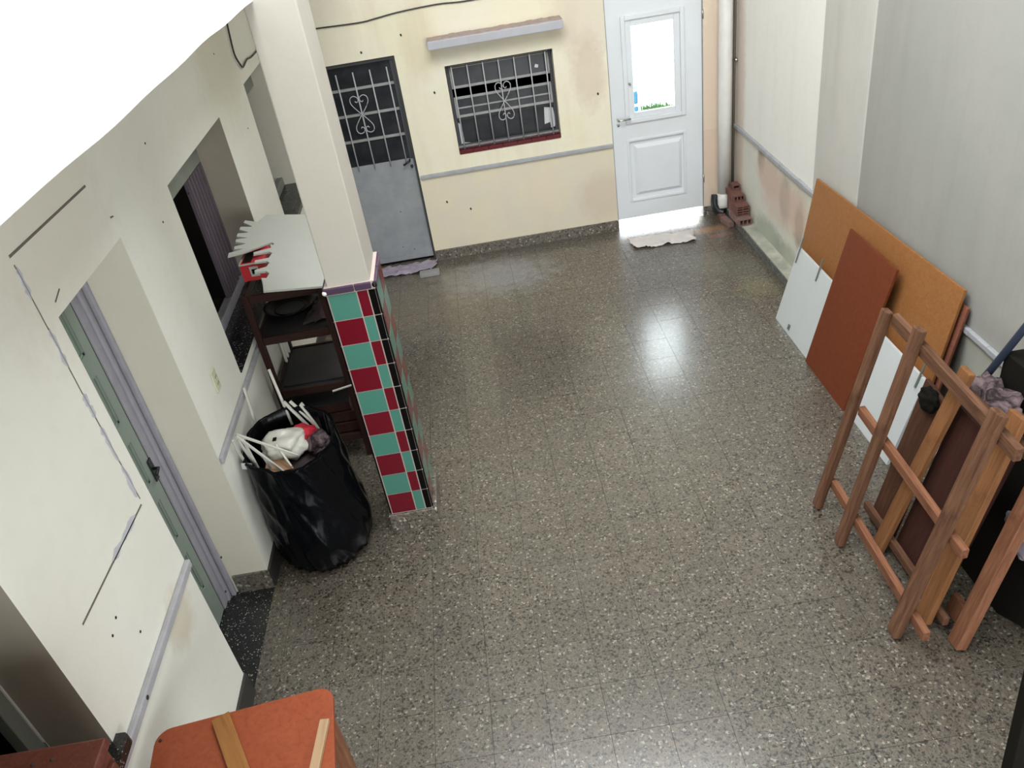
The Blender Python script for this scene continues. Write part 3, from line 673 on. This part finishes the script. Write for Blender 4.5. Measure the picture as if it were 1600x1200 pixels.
# ------------------------------------------------------------------ dark shelf rack with its load
RX0, RX1, RY0, RY1 = -3.745, -3.275, -2.80, -2.25
r = empty('shelf_rack', ((RX0 + RX1) / 2, (RY0 + RY1) / 2, 0), 'dark red brown wooden shelf rack between the wall and the pillar', 'shelf')
for x in (RX0 + .02, RX1 - .02):
    for y in (RY0 + .02, RY1 - .02): beam('post', (x, y, 0), (x, y, 1.235), .036, .036, 'rackwood', r)
for z in (1.19, .915, .535, .14):
    for y in (RY0 + .014, RY1 - .014): beam('rail', (RX0 + .04, y, z + .022), (RX1 - .04, y, z + .022), .05, .02, 'rackwood', r, xdir=(0, 0, 1))
    for x in (RX0 + .014, RX1 - .014): beam('side_rail', (x, RY0 + .04, z + .022), (x, RY1 - .04, z + .022), .05, .02, 'rackwood', r, xdir=(0, 0, 1))
for z in (.945, .563, .165): box('shelf', RX0 + .005, RX1 - .005, RY0 + .025, RY1 - .025, z, z + .012, 'rackshelf', r)
for k in range(4): beam('slat', (RX0 + .02, RY1 - .09 - k * .06, .2 + .0 * k), (RX0 + .02, RY1 - .03 - k * .06, .93), .03, .012, 'stick', r) if k < 3 else None
# tray
def lathe(name, prof, mat, parent, mw, seg=40):
    vs, fs = [], []; n = len(prof)
    for k in range(seg):
        a = 2 * math.pi * k / seg
        for rr, z in prof: vs.append((rr * math.cos(a), rr * math.sin(a), z))
    for k in range(seg):
        for i in range(n - 1): a, b = k * n + i, ((k + 1) % seg) * n + i; fs.append((a, b, b + 1, a + 1))
    return link(name, mesh(name, vs, fs), mat, parent, mw, smooth=True)
t = empty('round_tray', (-3.585, -2.45, .957), 'round black enamel tray on the upper shelf of the rack', 'tray')
lathe('tray_body', [(0, .003), (.10, .003), (.115, .008), (.145, .03), (.158, .034), (.158, .030), (.147, .026), (.117, .002), (.1, -.0), (0, -.0)], 'pan', t, Matrix.Translation((-3.585, -2.45, .957)))
lathe('inner_ring', [(.088, .003), (.092, .008), (.096, .003)], 'pan', t, Matrix.Translation((-3.585, -2.45, .957)))
tag(rag('tray_cloth', [(-3.46, -2.72), (-3.32, -2.72), (-3.31, -2.40), (-3.42, -2.38)], 'fabric_dk', '', .03, 5, 12, 12), 'dark crumpled cloth beside the black tray', 'cloth').location.z = .96
for k, (x0, x1, z) in enumerate(((-3.73, -3.31, .178), (-3.72, -3.32, .255), (-3.71, -3.34, .33))):
    g_ = empty('drawer_box', ((x0 + x1) / 2, -2.5, z), ['lowest dark wooden box at the bottom of the rack', 'middle dark wooden box at the bottom of the rack', 'topmost dark wooden box at the bottom of the rack'][k], 'box', 'dark boxes stacked at the bottom of the rack')
    boxes('body', [(x0, x1, -2.76 + k * .01, -2.74 + k * .01, z, z + .07), (x0, x1, -2.3, -2.28, z, z + .07), (x0, x0 + .015, -2.74 + k * .01, -2.3, z, z + .07), (x1 - .015, x1, -2.74 + k * .01, -2.3, z, z + .07), (x0, x1, -2.76 + k * .01, -2.28, z, z + .006)], 'rackwood', g_)
    box('lid', x0 - .002, x1 + .002, -2.765 + k * .01, -2.278, z + .07, z + .076, 'rackshelf' if k == 2 else 'maroon', g_)
tag(box('grey_sheet', -3.70, -3.30, -2.74, -2.30, .576, .584, 'rackshelf', None, .002), 'flat charcoal sheet lying on the middle shelf of the rack', 'sheet')
tag(beam('white_strip', (-3.40, -2.815, .538), (-3.27, -2.815, .56), .012, .008, 'stick', None, xdir=(0, 0, 1)), 'short white strip on the front edge of the middle shelf', 'strip')
tag(beam('white_strip', (-3.255, -2.80, .60), (-3.262, -2.80, .73), .018, .01, 'stick', None), 'short white strip upright against the right post of the rack', 'strip')
# tilted white board with a jagged edge
k = .37; org = Vector((-3.26, -2.85, 1.272)); ex = Vector((1, 0, -k)); kk = ex.length
P = lambda x, y: ((x + 3.26) * kk, y + 2.85)
out = [(-3.225, -2.872), (-3.527, -3.044), (-3.545, -2.955), (-3.56, -2.90), (-3.535, -2.893), (-3.53, -2.83), (-3.55, -2.81), (-3.60, -2.845), (-3.605, -2.82), (-3.555, -2.755), (-3.548, -2.70),
       (-3.565, -2.685), (-3.62, -2.725), (-3.622, -2.70), (-3.56, -2.64), (-3.552, -2.57), (-3.57, -2.56), (-3.64, -2.625), (-3.645, -2.60), (-3.565, -2.50), (-3.56, -2.44), (-3.575, -2.43), (-3.68, -2.60),
       (-3.758, -2.70), (-3.762, -2.66), (-3.70, -2.57), (-3.745, -2.60), (-3.75, -2.565), (-3.70, -2.50), (-3.755, -2.50), (-3.758, -2.465), (-3.705, -2.42), (-3.762, -2.42), (-3.763, -2.38), (-3.71, -2.34), (-3.765, -2.32), (-3.765, -2.28),
       (-3.705, -2.25), (-3.76, -2.21), (-3.758, -2.175), (-3.69, -2.17), (-3.661, -2.038), (-3.20, -1.80)]
cb = slab('jagged_board', org, (1, 0, -k), (0, 1, 0), [P(*q) for q in out], .012, 'whiteboard')
tag(cb, 'white foam board with a jagged torn edge lying tilted on top of the rack', 'board')
# red box under its raised side
b = empty('red_carton', (-3.64, -2.62, 1.29), 'red printed carton under the torn edge of the white board', 'box')
CY = .10; CZ = .038
def cb_(name, x0, x1, y0, y1, z0, z1, mat, bevel=0): box(name, x0, x1, y0 + CY, y1 + CY, z0 + CZ, z1 + CZ, mat, b, bevel)
cb_('carton', -3.725, -3.59, -2.78, -2.52, 1.24, 1.345, 'redbox', .002)
cb_('label_panel', -3.675, -3.625, -2.7815, -2.779, 1.265, 1.325, 'whiteboard')
cb_('printed_mark', -3.665, -3.635, -2.7825, -2.7815, 1.28, 1.31, 'pan')
boxes('white_border', [(-3.727, -3.588, -2.7825 + CY, -2.779 + CY, 1.339 + CZ, 1.3465 + CZ), (-3.727, -3.719, -2.78 + CY, -2.52 + CY, 1.339 + CZ, 1.3465 + CZ)], 'whiteboard', b)
cb_('printed_mark', -3.71, -3.66, -2.76, -2.62, 1.345, 1.3462, 'pan')

# ------------------------------------------------------------------ bin full of rubbish
BC = Vector((-3.503, -3.535, 0)); BH = .76
def binprof(z, a):
    t = z / BH
    r = .247 + .004 * math.sin(t * 3.0)
    r += .022 * math.exp(-((z - .20) / .17) ** 2) * (1 + 1.3 * math.cos(a + .55))
    r -= .022 * math.exp(-(z / .035) ** 2)
    ca, sa = math.cos(a), math.sin(a)
    low = 1 - .55 * t
    w_ = noise.noise(Vector((ca * 2.2, sa * 2.2, z * 3.0 + 1)))
    f1 = abs(noise.noise(Vector((ca * 3.2 + z * 3.5, sa * 3.2 + z * 2, z * 2.2 + 4))))
    f2 = abs(noise.noise(Vector((ca * 6 - z * 3, sa * 6 + z * 2, z * 2.5 + 9))))
    f3 = abs(noise.noise(Vector((ca * 15, sa * 15 + z * 9, z * 13))))
    return r + low * (.020 * w_ - .045 * f1 - .012 * f2 + .012) - .003 * f3
vs, fs = [], []; SEG, RG = 160, 90
for i in range(RG + 1):
    z = BH * i / RG
    for k_ in range(SEG):
        a = 2 * math.pi * k_ / SEG; rr = binprof(z, a)
        top = .006 * math.sin(a * 5) + .006 * math.sin(a * 3 + 1) + .035 * math.sin(a) - .01
        lean = Vector((-.006 * (z / BH), .0, 0))
        vs.append(BC + lean + Vector((rr * math.cos(a), rr * math.sin(a), z + top * (z / BH) ** 3 + .002)))
ins = [(.0, BH), (-.010, BH + .008), (-.02, BH), (-.026, BH - .08), (-.03, BH - .22)]
for dr, z in ins:
    for k_ in range(SEG):
        a = 2 * math.pi * k_ / SEG; rr = binprof(BH, a) + dr; top = .006 * math.sin(a * 5) + .006 * math.sin(a * 3 + 1) + .035 * math.sin(a) - .01
        vs.append(BC + Vector((-.006, .0, 0)) + Vector((rr * math.cos(a), rr * math.sin(a), z + top)))
tot = RG + 1 + len(ins)
for i in range(tot - 1):
    for k_ in range(SEG): q = (k_ + 1) % SEG; fs.append((i * SEG + k_, i * SEG + q, (i + 1) * SEG + q, (i + 1) * SEG + k_))
fs += [tuple(range(SEG)), tuple(range((tot - 1) * SEG, tot * SEG))]
vs = [v - BC for v in vs]
bb = empty('rubbish_bin', BC, 'rubbish bin lined with a shiny black bag between doorway and pillar', 'bin')
link('bag', mesh('bag', vs, fs), 'bag', bb, Matrix.Translation(BC), smooth=True)
TC = BC + Vector((-.01, .03, .02))
rods = [((-3.72, -3.63, .895), (-3.465, -3.62, .695)), ((-3.715, -3.645, .895), (-3.545, -3.675, .65)), ((-3.695, -3.64, .87), (-3.665, -3.655, .64)), ((-3.745, -3.64, .87), (-3.735, -3.62, .69)), ((-3.735, -3.60, .84), (-3.68, -3.62, .62)),
        ((-3.62, -3.66, .76), (-3.60, -3.66, .63)), ((-3.56, -3.60, .77), (-3.50, -3.67, .67))]
sp = ['long white rod lying across the front rim of the bin', 'second long white rod under the first, front left of the bin', 'thin white rod sticking up at the left of the bin', 'thin white rod leaning out leftmost of the bin', 'white rod slanting into the bin by the wall', 'short white rod half sunk in the front of the bin', 'pale rod crossing beneath the two long rods']
for (p0, p1), lb in zip(rods, sp):
    tag(beam('white_rod', Vector(p0), Vector(p1), .013, .010, 'stick', None, xdir=(0, 0, 1), bevel=.002), lb, 'rod', 'white rods sticking out of the bin')
tag(tube('white_rod', [(-3.594, -3.2, 0.986), (-3.53, -3.34, .70)], .008, 'stick'), 'tall thin white rod rising from the bin towards the rack', 'rod', 'white rods sticking out of the bin')
tag(beam('white_rod', (-3.738, -3.25, .93), (-3.715, -3.36, .66), .022, .012, 'stick', None), 'cream rod leaning on the wall from the back of the bin', 'rod', 'white rods sticking out of the bin')
for p0, p1, ww, lb in (((-3.545, -3.30, .83), (-3.40, -3.38, .62), .02, 'left one of the thick white sticks at the back right of the bin'), ((-3.515, -3.29, .82), (-3.375, -3.36, .63), .02, 'middle one of the thick white sticks at the back right of the bin'), ((-3.462, -3.30, .80), (-3.385, -3.34, .64), .035, 'broad white stick at the back right of the bin')):
    tag(beam('white_stick', p0, p1, ww, .012, 'stick', None), lb, 'stick', 'thick white sticks in the bin')
def crumple(name, c, rad, mat, seed, amp=.35):
    bm = bmesh.new(); bmesh.ops.create_icosphere(bm, subdivisions=4, radius=1)
    for v in bm.verts:
        n_ = v.co.normalized(); f = 1 + amp * noise.noise(n_ * 2.1 + Vector((seed, 0, 0))) + amp * .6 * (1 - 2 * abs(noise.noise(n_ * 4.3 + Vector((0, seed, 0))))) * .5
        v.co = Vector((n_.x * rad[0], n_.y * rad[1], n_.z * rad[2])) * f
    me = bpy.data.meshes.new(name); bm.to_mesh(me); bm.free()
    return link(name, me, mat, None, Matrix.Translation(Vector(c)), smooth=True)
o = tag(crumple('plastic_bag', TC + Vector((-.035, -.01, .68)), (.12, .09, .07), 'clearbag', 2), 'crumpled whitish plastic bag on top of the bin', 'bag')
box('yellow_print', TC.x - .055, TC.x + .03, TC.y - .07, TC.y - .055, .735, .75, 'yellow', o)
box('dark_print', TC.x - .075, TC.x - .055, TC.y - .05, TC.y - .02, .745, .765, 'pan', o)
tag(crumple('red_cloth', TC + Vector((.055, .06, .675)), (.08, .055, .055), 'redcloth', 9, .3), 'bright red cloth in the bin right of the plastic bag', 'cloth')
tag(crumple('brown_wad', TC + Vector((.14, -.01, .66)), (.06, .07, .05), 'fabric', 12, .3), 'brownish wad at the right rim of the bin', 'wad')
tag(slab('cardboard_piece', (-3.64, -3.69, .665), (1, .1, -.1), (-.1, 1, .25), [(0, 0), (.15, .01), (.12, .08), (.02, .12)], .004, 'card'), 'torn brown cardboard under the long white rods', 'cardboard')
tag(slab('cardboard_piece', (-3.745, -3.665, .70), (1, -.15, -.1), (.1, .1, .9), [(0, 0), (.055, .0), (.055, .035), (0, .035)], .003, 'melamine'), 'small white card at the left rim of the bin', 'cardboard')
for k_ in range(14):   # loose filling under the visible rubbish
    pass
tag(crumple('rubbish_filling', TC + Vector((0, 0, .56)), (.18, .18, .06), 'fabric_dk', 21, .25), 'dark rubbish filling the bin under the loose pieces', 'rubbish', kind='stuff')

# ------------------------------------------------------------------ boards leaning on the right wall
def leaning(name, base_x, top_x, top_z, y0, y1, th, mat, label, cat, shape=None, bevel=.002):
    v = Vector((top_x - base_x, 0, top_z)); L = v.length
    # ex along -Y, so that the normal faces the room
    poly = shape or [(0, 0), (y1 - y0, 0), (y1 - y0, L), (0, L)]
    o = slab(name, (base_x, y1, 0), (0, -1, 0), v, poly, th, mat, None, bevel)
    return o if label is None else tag(o, label, cat)
leaning('plywood_sheet', -.175, -.028, .93, -3.66, -1.95, .014, 'plyedge', 'second plywood sheet hidden behind the orange one, reddish edge showing', 'board')
leaning('plywood_sheet', -.205, -.048, 1.0, -3.635, -1.862, .016, 'ply', 'large orange brown plywood sheet leaning on the right wall', 'board', [(0, .0), (1.773, .0), (1.768, 1.032), (0, .985)])
wbd = leaning('white_board', -.335, -.195, .545, -3.68, -1.98, .018, 'melamine', 'long white melamine board leaning before the orange plywood', 'board')
vdir = Vector((.14, 0, .545)).normalized()
def strip(y, a, b, ww=.012):
    p0 = Vector((-.335, y, 0)) + vdir * a + Vector((-.006, 0, .0)); p1 = Vector((-.335, y, 0)) + vdir * b + Vector((-.006, 0, 0))
    beam('hinge_strip', p0, p1, ww, .006, 'hook', wbd, bevel=.001)
strip(-2.015, .46, .65); strip(-2.345, .48, .64); strip(-3.635, .49, .72); strip(-2.20, .035, .075, .008); strip(-2.218, .035, .075, .008)
leaning('red_brown_board', -.352, -.135, .92, -3.155, -2.573, .016, 'redboard', 'dark red brown board leaning in front of the white one', 'board')

# slatted bed frame in front (leaning 12 degrees)
def leanpt(bx, tx, tz):
    v = Vector((tx - bx, 0, tz)).normalized(); n_ = Vector((-v.z, 0, v.x))
    return lambda y, s, off=0: Vector((bx, y, 0)) + v * s + n_ * off
f1 = empty('timber_rack', (-.83, -4.33, 0), 'front brown timber frame of three uprights and three rails leaning right', 'rack')
F = leanpt(-.825, -.575, 1.18)
for (ya, yb, s0, s1, ww) in ((-3.912, -3.905, .012, 1.185, .055), (-4.188, -4.162, .012, 1.235, .058), (-4.752, -4.745, .012, 1.215, .068)):
    u = beam('upright', F(ya, s0, .0), F(yb, s1, .0), ww, .035, 'frame', f1, bevel=.004)
for (s, y0, y1, hw, m_) in ((1.135, -3.93, -4.875, .062, 'frame'), (.63, -3.93, -4.865, .052, 'frame2'), (.165, -3.92, -4.885, .056, 'frame2')):
    beam('rail', F(y0, s + .02, -.034), F(y1, s - .02, -.034), hw, .032, m_, f1, xdir=(0, 0, 1), bevel=.004)
# second frame behind
f2 = empty('timber_rack', (-.66, -4.4, 0), 'second timber frame standing right behind the front one', 'rack')
G = leanpt(-.665, -.415, 1.06)
beam('upright', G(-4.262, .012), G(-4.305, 1.085), .075, .03, 'frame_or', f2, bevel=.004)
beam('upright', G(-4.70, .012), G(-4.645, 1.10), .088, .03, 'frame_or', f2, bevel=.004)
beam('rail', G(-4.02, .09, -.03), G(-4.79, .09, -.03), .05, .028, 'frame', f2, xdir=(0, 0, 1), bevel=.004)
beam('rail', G(-4.1, .98, -.03), G(-4.74, .98, -.03), .05, .028, 'frame_dk', f2, xdir=(0, 0, 1), bevel=.004)
H = leanpt(-.60, -.34, 1.06)
tag(beam('timber_post', H(-4.86, .012), H(-4.80, 1.0), .07, .05, 'frame2', None, bevel=.004), 'thick reddish timber, rightmost of the leaning pieces', 'timber')
tag(beam('timber_post', H(-4.765, .05, -.04), H(-4.765, .15, -.04), .15, .03, 'frame2', None, bevel=.004), 'short reddish block at the foot of the rightmost timber', 'timber')
D = leanpt(-.60, -.355, 1.06)
tag(beam('dark_plank', D(-4.155, .012), D(-4.13, .84), .205, .022, 'frame_dk', None, bevel=.003, ends=.03), 'dark brown plank beside the white board with ragged top', 'plank')
tag(beam('dark_plank', D(-4.485, .012), D(-4.475, .88), .385, .022, 'maroon', None, bevel=.003), 'wide dark maroon plank behind the front timber frame', 'plank')
tag(crumple('black_rag', D(-4.13, .80, .03), (.035, .06, .055), 'blackish', 4, .3), 'black rag caught on top of the dark planks', 'rag')
tag(slab('black_sheet', (-.34, -4.30, 0), (0, -1, 0), (.09, 0, .8), [(0, 0), (.43, 0), (.9, .25), (.9, .8), (0, .8)], .01, 'blackish'), 'black sheet standing behind the timbers at the right edge', 'sheet')
cr = empty('dark_crate', (-.2, -4.4, .083), 'dark crate against the right wall under the mauve fabric', 'crate')
boxes('crate_body', [(-.20, -.03, -4.78, -3.98, .085, .66)], 'maroon', cr)
for z in (.18, .36, .54): box('crate_slat', -.212, -.20, -4.77, -3.99, z, z + .09, 'frame_dk', cr, .003)
tag(box('cardboard_box', -.135, -.03, -4.52, -4.125, .662, .985, 'blackish', None, .006), 'dark brown box standing on the crate against the right wall', 'box')
o = tag(crumple('fabric_bundle', (-.20, -4.25, .775), (.06, .15, .10), 'fabric', 31, .5), 'crumpled mauve fabric bundle on the crate behind the frames', 'fabric')
tag(crumple('fabric_bundle', (-.19, -4.62, .76), (.07, .12, .09), 'fabric_dk', 35, .5), 'dark crumpled fabric at the right edge beside the mauve bundle', 'fabric')
tag(tube('blue_rod', [(-.19, -4.015, .665), (-.16, -4.09, .86), (-.03, -4.40, 1.75)], .017, 'navy', None, 10), 'navy blue metal rod slanting up across the right wall', 'rod')
tag(crumple('grey_bundle', (-.33, -4.76, .50), (.06, .10, .09), 'mauve', 41, .4), 'greyish cloth behind the rightmost timber', 'cloth')

# ------------------------------------------------------------------ furniture in the lower left corner
t = empty('work_table', (-3.42, -5.45, 0), 'table with orange red top and rounded corners in the lower left', 'table')
def rrect(x0, x1, y0, y1, r):
    pts = []
    for cx, cy, a0 in ((x1 - r, y1 - r, 0), (x0 + r, y1 - r, 90), (x0 + r, y0 + r, 180), (x1 - r, y0 + r, 270)):
        for k in range(6): a = math.radians(a0 + 18 * k); pts.append((cx + r * math.cos(a), cy + r * math.sin(a)))
    return pts
rz = math.radians(6.5); ex = (math.cos(rz), math.sin(rz), 0); ey = (-math.sin(rz), math.cos(rz), 0)
slab('tabletop', (-3.115, -5.14, .80), ex, ey, rrect(-.615, 0, -.52, 0, .055), .022, 'orangetop', t, .003)
R2 = lambda x, y: Vector((-3.115, -5.14, 0)) + Vector(ex) * x + Vector(ey) * y
for x, y in ((-.56, -.06), (-.05, -.06), (-.56, -.46), (-.05, -.46)):
    q = R2(x, y); beam('leg', (q.x, q.y, 0), (q.x, q.y, .778), .045, .045, 'frame2', t)
boxes('apron', [(-3.70, -3.16, -5.30, -5.28, .70, .778)], 'frame2', t)
o = tube('screw', [(-3.70, -5.25, .80), (-3.70, -5.25, .803)], .006, 'hole', t, 6)
for nm, pa, pb, ww, m_, lb in (('wooden_slat', (-3.497, -5.205), (-3.35, -5.50), .062, 'slat', 'varnished pine slat with knots lying on the orange table'), ('pale_stick', (-3.125, -5.285), (-3.155, -5.60), .032, 'palestick', 'pale raw pine stick lying at the right side of the orange table')):
    a, b = Vector((*pa, .811)), Vector((*pb, .811)); d_ = (b - a).normalized()
    tag(beam(nm, a, b, .018, ww, m_, None, xdir=(0, 0, 1), bevel=.002), lb, 'slat')
c = empty('dark_cabinet', (-3.58, -6.0, 0), 'dark red varnished cabinet at the lower left corner of the view', 'cabinet')
boxes('carcass', [(-3.76, -3.445, -6.55, -5.735, 0, 1.472)], 'cabinet', c, .004)
box('top', -3.765, -3.435, -6.56, -5.725, 1.472, 1.5, 'cabinet', c, .006)
box('door', -3.445, -3.43, -6.53, -5.755, .08, 1.44, 'cabinet', c, .004)
for x, y in ((-3.60, -5.77), (-3.555, -5.765), (-3.70, -5.77)): tube('screw', [(x, y, 1.498), (x, y, 1.502)], .005, 'hole', c, 6)
# black post at the right edge
pz_ = empty('black_post', (-.765, -5.5, 0), 'black post leaning slightly at the lower right edge of the view', 'post')
beam('post_shaft', (-.766, -5.5, .004), (-.875, -5.5, 1.5), .05, .05, 'blackish', pz_, xdir=(1, 0, 0))
box('foot_plate', -.81, -.72, -5.55, -5.45, 0, .008, 'darkmetal', pz_, .002)

# ------------------------------------------------------------------ yard behind the white door
struct(box('floor_outside', -1.3, 8, .2, 14, -.1, -.02, 'white', keep=True), 'pale paving of the yard behind the white door', 'floor')
struct(box('wall_outside', -1.3, 8, 14, 14.2, -.1, 3.2, 'white', keep=True), 'white wall at the end of the yard', 'wall')
g1 = empty('blue_gate', (-.73, 1.2, 0), 'bright blue panel with white bars outside behind the door glass', 'gate')
box('panel', -1.0, -.585, 1.2, 1.22, .55, .93, 'blue', g1); box('panel', -1.0, -.585, 1.2, 1.22, .93, 1.75, 'paleblue', g1)
for k_ in range(8): box('bar', -1.0, -.575, 1.18, 1.2, .60 + k_ * .15, .625 + k_ * .15, 'white', g1, .002)
box('post', -1.02, -.98, 1.19, 1.23, -.02, 1.8, 'white', g1); box('post', -.60, -.575, 1.195, 1.225, -.02, 1.8, 'white', g1)
vs, fs = [], []
for k_ in range(500):
    a = random.uniform(0, 6.28); rr = random.random() ** .5; x = .02 + rr * .27 * math.cos(a); y = 3.3 + rr * .16 * math.sin(a); hh = random.uniform(.06, .16)
    dx, dy = random.uniform(-.04, .04), random.uniform(-.04, .04); n0 = len(vs)
    vs += [(x - .008, y, -.02), (x + .008, y, -.02), (x + dx, y + dy, hh)]; fs.append((n0, n0 + 1, n0 + 2))
me = bpy.data.meshes.new('grass_tuft'); me.from_pydata(vs, [], fs)
tag(link('grass_tuft', me, 'grass'), 'low green grass tuft in the yard seen through the door glass', 'grass', kind='stuff')
